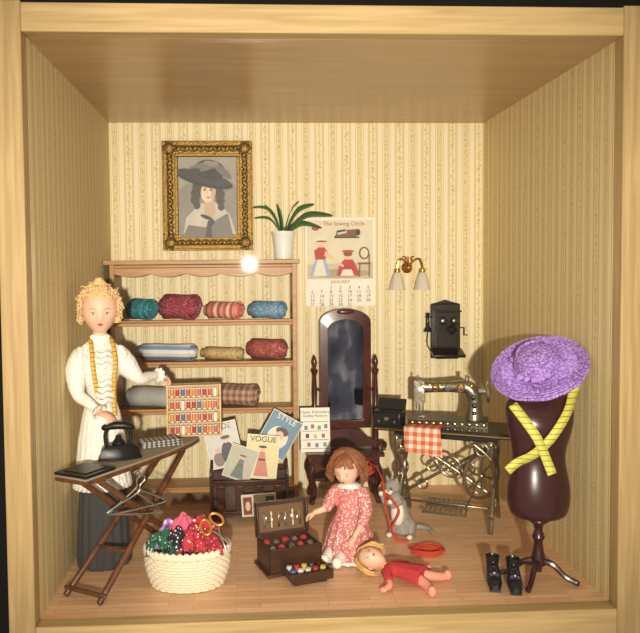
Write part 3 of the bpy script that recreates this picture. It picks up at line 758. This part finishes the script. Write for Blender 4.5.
def hair_cap(mb,k=1.07,zf=.5):
    seg,rg=28,20; vs=[];fs=[]; ok=[]
    for i in range(rg+1):
        a=-pi/2+pi*i/rg
        for j in range(seg):
            b=2*pi*j/seg; x,y_,z=cos(a)*cos(b),cos(a)*sin(b),sin(a)
            vs.append(Vector((x*.76*k,y_*.9*k+.03,z*k))); ok.append(not((y_<-.15 and z<zf) or z<-.55))
    for i in range(rg):
        for j in range(seg):
            q=(i*seg+j,i*seg+(j+1)%seg,(i+1)*seg+(j+1)%seg,(i+1)*seg+j)
            if all(ok[t] for t in q): fs.append(q)
    mb.raw(vs,fs)
def hand(mb,Mx,s=1,curl=30,mir=1):
    X=Mx@S(s)
    mb.ball((0,.0,0),(.024,.03,.018),L=X); mb.ball((0,.045,0),(.038,.05,.016),L=X)
    for i in range(4):
        x=(-.027+.018*i)*mir; ln=(.066,.078,.072,.056)[i]; p=Vector((x,.07,0)); pts=[Vector((x*.8,.04,0)),p.copy()]; a=0
        for k in range(3):
            a+=math.radians(curl*(.7,1.1,.8)[k]); p=p+Vector((x*.08,cos(a),-sin(a)))*ln*(.45,.32,.26)[k]; pts.append(p.copy())
        mb.tube(pts,[.009,.0095,.0088,.0082,.0068],7,2,L=X)
    mb.tube([(-.02*mir,.015,-.003),(-.042*mir,.045,-.012),(-.05*mir,.072,-.022),(-.046*mir,.095,-.03)],[.012,.012,.0095,.0075],7,3,L=X)
def aim(p,d,up=(0,0,1)):
    d=Vector(d).normalized(); u=Vector(up); x=d.cross(u).normalized(); z=x.cross(d)
    return Matrix((( x.x,d.x,z.x,p[0]),(x.y,d.y,z.y,p[1]),(x.z,d.z,z.z,p[2]),(0,0,0,1)))

# ------------------------------------------------------------ seamstress
e,M=group('dressmaker_woman',(-.905,-1.47,0),22,1.02); I=M.inverted()
MB().loft([(.004,.15,.14,0,0,1),(.02,.155,.145,0,0,1),(.3,.143,.13,0,0,.9),(.6,.125,.112,0,0,.5),(.85,.10,.09,0,0,.2),(.98,.078,.07,0,0,0)],seg=96,rip=(16,.045)).obj('skirt',M_skirt,e,ang=80)
rh=I@Vector((-.83,-1.69,.925)); lh=I@Vector((-.55,-1.17,1.08))
rs,re=Vector((-.105,0,1.24)),Vector((-.145,-.07,1.04)); ls,le=Vector((.105,0,1.24)),Vector((.225,-.01,1.095))
rw=rh+(re-rh).normalized()*.08; lw=lh+(le-lh).normalized()*.085+Vector((0,0,.02))
mb=MB().loft([(.86,.100,.092),(.93,.088,.08),(1.0,.078,.070),(1.08,.094,.082,0,-.006),(1.16,.114,.100,0,-.016),(1.22,.112,.084,0,-.004),(1.275,.092,.064),(1.315,.055,.05),(1.345,.044,.042),(1.36,.042,.04)],seg=32)
mb.tube([(-.065,0,1.245),rs,rs*.6+re*.4+Vector((-.02,0,0)),re,re*.5+rw*.5,rw],[.045,.066,.070,.040,.033,.025],12)
mb.tube([(.065,0,1.245),ls,ls*.6+le*.4+Vector((0,0,-.005)),le,le*.5+lw*.5,lw],[.045,.066,.070,.040,.033,.025],12)
mb.obj('blouse',M_blouse,e,remesh=.007)
mb=MB().loft([(.49,.158,.15,0,0,1),(.50,.163,.154,0,0,1.2),(.56,.152,.144,0,0,.8),(.75,.134,.126,0,0,.5),(.9,.107,.10,0,0,.3),(.98,.085,.077,0,0,0)],seg=96,rip=(20,.035),cap=False)
mb.loft([(.47,.168,.158,0,0,1.5),(.54,.155,.147,0,0,.6)],seg=120,rip=(30,.03),cap=False)
mb.obj('lace_apron_skirt',M_lace,e,solid=.004,ang=80)
mb=MB()
mb.lathe([(.043,1.372),(.056,1.358),(.055,1.335),(.085,1.315),(.112,1.29),(.108,1.285)],seg=80,sy=.72,rip=(16,.05),cap=False)
for i in range(9):
    z=1.27-.034*i; mb.tube([(-.04-.01*(i%2),-.094,z),(-.015,-.116,z-.014),(.015,-.106,z-.002),(.042+.01*(i%2),-.096,z-.012)],[.010,.014,.014,.010],6)
for s_ in (-1,1):
    for i in range(7):
        t=i/6; mb.ball((s_*(.116+.012*sin(pi*t)),-.015-.045*sin(pi*t),1.29-.08*t),(.02,.024,.012),nz=.3,seg=10,rg=6)
for w_,el in ((rw,re),(lw,le)):
    d=(w_-el).normalized(); X=aim(w_,d,(0,0,1) if abs(d.z)<.9 else (0,1,0))
    mb.lathe([(.026,-.01),(.040,.012),(.044,.02),(.028,.01)],L=X@R(-90),seg=40,rip=(9,.1),cap=False)
mb.obj('lace_collar_and_frills',M_lace,e,solid=.003,ang=80)
mb=MB(); mb.tube([(-.080,-.02,.985),(-.045,-.071,.985),(.045,-.071,.985),(.080,-.02,.985)],.011,8,6); mb.tube([(.04,.065,.98),(.09,.10,.8),(.10,.125,.6)],[.02,.026,.022],8,6,flat=.4); mb.obj('apron_sash',M_blouse,e)
mb=MB(); mb.tube([(0,.005,1.30),(0,0,1.36),(0,-.004,1.42)],[.044,.040,.042],14)
for w_,h_ in ((rw,rh),(lw,lh)):
    d=(h_-w_).normalized(); mb.tube([w_-d*.03,w_,w_+d*.02],[.022,.021,.021],10)
dd=(rh-rw).normalized(); hand(mb,aim(rw+dd*.015,dd+Vector((.35,-.25,.15)),(0,0,1)),.92,50,1)
dd=(lh-lw).normalized(); hand(mb,aim(lw+dd*.015,dd,(0,0,1)),.92,32,1)
mb.obj('neck_and_hands',M_skin,e,remesh=.0038)
Mh=T(0,-.012,1.515)@R(10,0,-10)@S(.142)
head(e,Mh,M_skin)
mb=MB(Mh); hair_cap(mb,1.05,.62)
for q in range(430):
    while 1:
        d=Vector((random.gauss(0,1),random.gauss(0,1),random.gauss(0,1))).normalized()
        if d.y<-.25 and d.z<.60 and abs(d.x)<.84: continue
        if d.z<-.5: continue
        if d.y<-.45 and d.z<.6: continue
        break
    ro=random.uniform(.92,1.10)
    c=Vector((d.x*.82,d.y*.94+.05,d.z*1.04))*ro; ax=Euler((random.uniform(0,6),random.uniform(0,6),random.uniform(0,6))).to_matrix()
    rr=random.uniform(.06,.10); tw=random.uniform(.015,.035); k=random.uniform(.7,1.1)
    pts=[c+ax@Vector((cos(t*k)*rr,sin(t*k)*rr*.8,t*tw-.08)) for t in range(9)]
    mb.tube(pts,[.012]+[.028]*7+[.008],5,1)
for q in range(60):
    t=q*.42; r_=.26*(1-q/75); mb.ball((cos(t)*r_,.12+sin(t)*r_,1.06+.004*q),(.075,.075,.05),nz=.4,seg=8,rg=6)
mb.obj('curly_pinned_blond_hair',M_blond,e,ang=90)
mb=MB()
for s_ in (-1,1):
    strip(mb,[(s_*.05,.055,1.348),(s_*.060,.0,1.348),(s_*.062,-.06,1.318),(s_*.066,-.112,1.22),(s_*.056,-.120,1.12),(s_*.045+.01,-.098,1.0),(s_*.045+.01,-.12,.9 if s_>0 else .93)],.013)
mb.obj('tape_measure_round_neck',M_tapeg,e,solid=.003,ang=80)

# ------------------------------------------------------------ seated girl
e,M=group('girl_doll',(.60,-1.47,0),-28,.90); I=M.inverted()
rh=I@Vector((.335,-1.50,.27)); lh=Vector((.10,-.20,.20))
M_gdress=dots('pink_floral_dress',(196,112,108),(238,212,206),60,.38,(226,176,166))
mb=MB().loft([(.012,.185,.19,0,-.01,1),(.05,.18,.18,0,-.01,1),(.14,.16,.16,0,0,.9),(.24,.125,.125,0,0,.6),(.31,.09,.085,0,0,.2),(.38,.09,.078,0,0,0),(.44,.088,.07,0,0,0),(.485,.05,.045,0,0,0),(.51,.034,.034,0,0,0)],seg=90,rip=(13,.05))
mb.tube([(-.05,0,.45),(-.095,-.0,.44),(-.125,-.05,.38),(-.13,-.10,.34)],[.04,.05,.045,.034],12)
mb.tube([(.05,0,.45),(.095,-.0,.44),(.135,-.05,.35),(.13,-.12,.27)],[.04,.05,.045,.034],12)
mb.obj('floral_dress',M_gdress,e,remesh=.008)
mb=MB(); mb.loft([(.008,.195,.2,0,-.012,1.3),(.03,.19,.195,0,-.012,1)],seg=120,rip=(24,.03),cap=False)
mb.lathe([(.036,.515),(.05,.505),(.08,.49),(.078,.485)],seg=60,rip=(12,.06),cap=False)
mb.tube([(.0,-.13,.05),(.005,-.21,.045),(.005,-.24,.04)],[.045,.036,.03],12); mb.ball((.005,-.25,.04),(.034,.04,.036))
mb.tube([(-.09,-.13,.05),(-.09,-.19,.045),(-.09,-.22,.04)],[.045,.036,.03],12); mb.ball((-.09,-.235,.04),(.032,.04,.036))
mb.obj('lace_petticoat_and_stockings',M_lace,e,solid=.003,ang=80)
mb=MB(); mb.tube([(0,0,.47),(0,-.004,.53)],[.034,.034],12,1)
e1=Vector((-.135,-.10,.345)); d=(rh-e1).normalized(); mb.tube([(-.12,-.05,.37),e1,e1*.4+rh*.6,rh-d*.05],[.026,.024,.019,.016],10)
hand(mb,aim(rh-d*.06,d,(0,0,1)),.66,32,1)
e2=Vector((.13,-.12,.27)); d=(lh-e2).normalized(); mb.tube([(.13,-.08,.3),e2,lh-d*.02],[.026,.024,.018],10); hand(mb,aim(lh-d*.02,d,(0,0,1)),.66,40,-1)
mb.obj('arms_hands_neck',M_skin2,e,remesh=.0032)
Mh=T(-.01,-.02,.61)@R(20,0,0)@S(.116)
head(e,Mh,M_skin2)
mb=MB(Mh); hair_cap(mb,1.08,.58)
for q in range(300):
    a=random.uniform(-.13*pi,1.13*pi); ca,sa=cos(a),sin(a)
    ro=random.uniform(1.04,1.20); zl=random.uniform(-.9,-.4); j=lambda:random.uniform(-.12,.12)
    pts=[(random.uniform(-.1,.1),.05,1.06*ro),(ca*.5*ro+j(),sa*.55*ro+.04,.86*ro),(ca*.86*ro+j(),sa*.92*ro+.03+j(),.3),(ca*.9*ro+j(),sa*.97*ro+.03+j(),-.0),(ca*1.0*ro+j(),sa*.99*ro+.03+j(),-.3),(ca*(1.0+random.uniform(-.08,.14)),sa*.98+.03+j(),zl*.85),(ca*(1.08+random.uniform(-.1,.1)),sa*1.04+.03,zl)]
    mb.tube(pts,[.03,.045,.045,.04,.04,.035,.012],5,3)
for q in range(40):
    x=random.uniform(-.62,.62); yy=-.9*math.sqrt(max(.05,1-(x/.8)**2)); sx=1 if x>0.1 else -1
    mb.tube([(.1,-.1,1.1),(x*.6+.05,yy*.66,.92),(x+sx*.08,yy*.98,.62+random.uniform(-.05,.05)-.25*abs(x))],[.03,.05,.02],5,4)
mb.obj('auburn_hair',M_auburn,e,ang=90)

# ------------------------------------------------------------ rag doll lying
e,M=group('rag_doll',(.86,-1.88,0),-34,1.10)
mb=MB(); 
mb.loft([(-.10,.085,.05,0,0,1),(-.05,.075,.048,0,0,1),(.02,.055,.042,0,0,.4),(.08,.05,.038),(.11,.025,.022)],seg=48,rip=(9,.05),L=T(0,0,.055)@R(90,0,90)@S(1,.9,-1))
for s_ in (-1,1): mb.tube([(-.075,s_*.03,.065),(-.06,s_*.085,.05),(-.03,s_*.12,.04)],[.024,.026,.022],10)
mb.obj('red_dress',plain('doll_red',(186,52,54),.85,0,.15,50,.3),e,remesh=.006)
mb=MB()
for s_ in (-1,1):
    mb.tube([(-.04,s_*.11,.04),(-.02 if s_<0 else 0,s_*.15,.03),(-.03 if s_<0 else .045,s_*.18,.022)],[.018,.017,.014],10); mb.ball((-.035 if s_<0 else .055,s_*.19,.02),(.02,.017,.015))
    mb.tube([(.08,s_*.03,.045),(.14,s_*.06,.035),(.18,s_*.10,.026)],[.028,.024,.02],10); mb.ball((.19,s_*.115,.032),(.022,.02,.028))
mb.tube([(-.09,0,.06),(-.13,0,.065)],[.02,.022],8,1)
mb.obj('limbs',plain('doll_pink',(228,150,130),.8),e,remesh=.005)
Mh=T(-.185,0,.085)@R(-42,0,0)@R(0,-90,0)@S(.076); head(e,Mh,M_skin2)
mb=MB(Mh); hair_cap(mb,1.1,.6)
for q in range(190):
    a=random.uniform(-.15*pi,1.15*pi); ca,sa=cos(a),sin(a); j=lambda:random.uniform(-.1,.1)
    mb.tube([(0,.05,1.12),(ca*.55+j(),sa*.6+.04,1.0+j()),(ca*1.0+j(),sa*1.0+j(),.2),(ca*1.08+j(),sa*.9,-.4+random.uniform(-.2,.15))],[.04,.05,.05,.02],5,3)
mb.obj('blond_hair',plain('straw_hair',(216,174,110),.6,0,.3,50,.3),e,ang=90)

# ------------------------------------------------------------ sewing box
e,M=group('open_sewing_box',(.215,-1.63,0),18,1.02)
mb=MB(); w,d,h=.32,.22,.15; zb=.012
mb.box((0,0,zb+.006),(w,d,.012))
for s_ in (-1,1): mb.box((s_*(w/2-.007),0,zb+h/2),(.014,d,h)); mb.box((0,s_*(d/2-.007),zb+h/2),(w,.014,h))
mb.box((0,0,zb+.075),(w-.02,d-.02,.008)); mb.box((0,0,zb+.11),(.008,d-.02,.07)); mb.box((.0,.0,zb+.11),(w-.02,.008,.07))
mb.box((0,0,zb+.004),(w+.03,d+.03,.016))
for a in (-1,1):
    for b in (-1,1): mb.ball((a*.14,b*.09,.008),(.016,.016,.008))
mb.box((0,d/2,zb+h),(w,.012,.012))
L=T(0,d/2,zb+h)@R(-10)
mb.box((0,.01,.10),(w+.01,.014,.20),L=L) 
for s_ in (-1,1): mb.box((s_*(w/2-.004),-.01,.10),(.012,.05,.19),L=L)
mb.box((0,-.01,.196),(w,.05,.012),L=L)
mb.box((.03,-d/2-.09,.03),(.24,.17,.008))
for s_ in (-1,1): mb.box((.03+s_*.118,-d/2-.09,.05),(.008,.17,.045))
mb.box((.03,-d/2-.175,.05),(.25,.01,.055)); mb.box((.03,-d/2-.09,.013),(.2,.12,.026)); 
mb.obj('wooden_box',M_brown,e,bevel=.003)
mb=MB(); mb.box((0,.002,.10),(w-.04,.006,.15),0,L=L)
for i in range(6): mb.tube([(-.11+i*.045,-.008,.05),(-.11+i*.045,-.010,.13+.01*(i%3))],.005,6,1,1+i%3,L=L)
for i in range(3): mb.ring((-.08+i*.08,-.010,.10),.02,.004,1,rot=R(90),L=L)
for i in range(10): 
    x=-.12+(i%5)*.058; yy=-.05+(i//5)*.1; mb.ball((x,yy,zb+.125),(.026,.035,.03),1+(i*3)%6,nz=.2,seg=10,rg=7)
for i in range(10):
    p=(-.06+(i%5)*.045,-d/2-.05-.06*(i//5),.036); mb.lathe([(.014,0),(.018,.02),(.016,.04),(.001,.041)],p,1+(i*2+1)%7,seg=12)
mb.obj('sewing_notions',[plain('lining',(104,76,50),.8),M_steel,plain('nt_g',(206,200,180)),M_brass,sm[0],sm[2],sm[1],sm[5]],e)

# ------------------------------------------------------------ basket
e,M=group('wicker_basket',(-.37,-1.82,0))
mb=MB(); rx,ry=.232,.165
for r in range(12):
    z=.012+r*.0165; k=.84+.16*sin(min(1,r/9)*pi/2); n=96
    pts=[]
    for i in range(n):
        a=2*pi*i/n; q=k+.024*sin(24*a+pi*r); pts.append(Vector((cos(a)*rx*q,sin(a)*ry*q,z)))
    mb.tube(pts,.0095,6,1,closed=True)
for i in range(24):
    a=2*pi*(i+.5)/24; mb.tube([(cos(a)*rx*.83,sin(a)*ry*.83,.01),(cos(a)*rx*.98,sin(a)*ry*.98,.12),(cos(a)*rx,sin(a)*ry,.20)],.007,5,2)
for r in (.205,.219):
    pts=[Vector((cos(t)*rx*1.02,sin(t)*ry*1.02,r+.007*sin(t*40))) for t in [2*pi*i/160 for i in range(160)]]; mb.tube(pts,.013,6,1,closed=True)
mb.lathe([(.001,.006),(.18,.006),(.18,.014),(.001,.014)],seg=40,sy=.73)
mb.obj('woven_basket',M_wick,e,ang=80)
fb=[dots('green_dot_cloth',(24,92,66),(210,220,210),46,.28),dots('black_dot_cloth',(26,24,38),(224,214,222),50,.26),dots('red_dot_cloth',(182,38,56),(240,220,220),46,.25),plain('pink_cloth',(204,90,124),.8),checks('purple_cloth',(120,70,150),(170,120,180),(214,196,214),.04),dots('crimson_cloth',(156,34,50),(206,130,130),50,.25)]
def cloth_scrap(c,wd,dp,hh,mat,k):
    vs=[];fs=[];n=32
    for i in range(n+1):
        for j in range(n+1):
            u=i/n*2-1; v=j/n*2-1; r=min(1.15,math.hypot(u,v)/1.2)
            z=hh*(1-r**1.6)+.05*noise.noise(Vector((u*2.0+k*3,v*2.0,k)))+.02*noise.noise(Vector((u*5,v*5+k*5,k)))
            vs.append((c[0]+u*wd+.03*noise.noise(Vector((v*3,k,u))),c[1]+v*dp+.02*noise.noise(Vector((u*3,k+5,v))),max(c[2]+z,.205 if (c[0]+u*wd)**2/.0538+(c[1]+v*dp)**2/.027>.8 else 0)))
    for i in range(n):
        for j in range(n): q=i*(n+1)+j; fs.append((q,q+1,q+n+2,q+n+1))
    MB().raw(vs,fs).obj('cloth_scrap_%d'%k,mat,e,solid=.005,ang=90)
for i,(x,yy,z,a,b,c,mi) in enumerate([(-.13,-.03,.215,.095,.085,.10,0),(-.06,-.06,.225,.06,.075,.11,1),(.03,-.05,.22,.075,.085,.12,2),(.12,-.03,.215,.09,.09,.09,5),(-.03,.05,.24,.10,.07,.14,3),(.08,.06,.235,.10,.07,.13,2),(-.1,.06,.22,.09,.07,.13,4)]):
    cloth_scrap((x,yy,z),a,b,c,fb[mi],i)
mb=MB().ball((0,0,.15),(.18,.125,.09)); mb.obj('cloth_filling',fb[5],e)
mb=MB(); L=T(.17,-.05,.315)@R(50,-30,20)@S(1.15)
for s_ in (-1,1): mb.ring((s_*.032,.05,0),.03,.007,rot=R(0,0,s_*18),L=L,sx=.8,sy=1.25); mb.tube([(s_*.018,.015,0),(0,-.03,0),(-s_*.012,-.09,0)],[.007,.007,.003],6,2,1,L=L)
mb.obj('scissors',[plain('orange_gold',(190,120,44),.3,.4),M_steel],e)

# ------------------------------------------------------------ cat & loose yarn
CX,CY,CR=1.00,-1.12,-25
e,M=group('tabby_cat',(CX,CY,0),CR)
mb=MB()
mb.loft([(.004,.05,.06,0,.02),(.02,.075,.085,0,.02),(.07,.078,.085,0,.02),(.13,.066,.072,-.008,.0),(.19,.06,.062,-.02,-.015),(.24,.054,.055,-.032,-.03),(.275,.036,.04,-.04,-.04),(.30,.03,.03,-.045,-.046)],seg=24)
for s_ in (-1,1):
    mb.ball((s_*.06,-.0,.055),(.035,.06,.055)); mb.tube([(s_*.065,.04,.02),(s_*.07,-.03,.018),(s_*.068,-.075,.016)],[.02,.018,.017],8)
mb.tube([(0,.09,.03),(.07,.13,.02),(.15,.12,.018),(.19,.06,.016)],[.02,.018,.016,.01],8)
mb.tube([(-.06,-.04,.24),(-.09,-.09,.23),(-.115,-.10,.285)],[.024,.019,.015],8); mb.tube([(-.0,-.06,.24),(-.03,-.11,.22),(-.045,-.14,.25)],[.024,.019,.015],8)
mb.obj('body',M_catg,e,remesh=.005)
Hc=T(-.052,-.06,.335)@R(14,0,-22)@S(1.1)
mb=MB(Hc); mb.ball((0,0,0),(.05,.046,.043),seg=20,rg=14)
for s_ in (-1,1): mb.lathe([(.018,0),(.010,.022),(.001,.036)],(s_*.03,.005,.03),seg=10,sy=.5,rot=R(0,s_*14))
mb.obj('head',M_catg,e)
mb=MB(Hc); mb.ball((-.012,-.042,-.014),(.014,.012,.011)); mb.ball((.012,-.042,-.014),(.014,.012,.011)); mb.ball((0,-.036,-.026),(.014,.012,.01))
mb.M=Matrix(); mb.ball((-.018,-.062,.16),(.045,.03,.085)); mb.ball((-.118,-.102,.292),.017); mb.ball((-.047,-.142,.256),.017)
for s_ in (-1,1): mb.ball((s_*.068,-.085,.016),(.02,.022,.015))
mb.obj('white_chest_muzzle_paws',M_catw,e)
mb=MB(Hc)
for s_ in (-1,1): mb.ball((s_*.02,-.04,.008),(.008,.006,.009),0,seg=8,rg=6)
mb.ball((0,-.054,-.006),(.005,.004,.004),1,seg=8,rg=6)
mb.obj('eyes_and_nose',[plain('cat_eye',(60,90,30),.2),M_lip],e)
mb=MB(M.inverted())
mb.tube([(.85,-.55,.30),(.855,-.85,.40),(.865,-1.12,.38),(.865,-1.20,.30),(.89,-1.19,.14),(.93,-1.24,.02),(1.01,-1.27,.008)],.007,6,6)
mb.tube([(.87,-1.2,.30),(.92,-1.27,.26),(.945,-1.28,.2),(.91,-1.23,.08),(.94,-1.26,.01)],.007,6,6)
mb.obj('held_yarn_strand',M_red,e)
mb=MB()
for k in range(6):
    pts=[Vector((cos(t)*(.07+.008*k),sin(t)*(.05+.006*k)+.004*k,.008+.009*(k%3)+.004*sin(3*t+k))) for t in [2*pi*i/28 for i in range(28)]]
    mb.tube(pts,.006,6,1,closed=True)
mb.obj('yarn_loop_pile',M_red,loc=(1.085,-1.48,0.002))

# ------------------------------------------------------------ lights, world, camera
def light(name,typ,loc,target,energy,color,**k):
    l=bpy.data.lights.new(name,typ); l.energy=energy; l.color=color
    for a,b in k.items(): setattr(l,a,b)
    o=bpy.data.objects.new(name,l); scene.collection.objects.link(o); o.location=loc
    o.rotation_euler=(Vector(target)-Vector(loc)).to_track_quat('-Z','Y').to_euler(); return o
light('flash_lamp','SPOT',(.0,-8.2,1.84),(.4,0,1.5),2650,(1,.915,.765),spot_size=math.radians(52),spot_blend=1.0,shadow_soft_size=.065)
w=bpy.data.worlds.new('world'); scene.world=w; w.use_nodes=True
bg=w.node_tree.nodes['Background']; bg.inputs[0].default_value=(1,.865,.68,1); bg.inputs[1].default_value=.56
cam=bpy.data.cameras.new('camera'); co=bpy.data.objects.new('camera',cam); scene.collection.objects.link(co)
cam.lens=42.75; cam.sensor_width=36; cam.shift_x=.047; cam.shift_y=-.0195
co.matrix_world=T(0,-6.08,1.784)@R(0,0,-3)@R(90-2.7)@R(0,0,-.5)
scene.camera=co
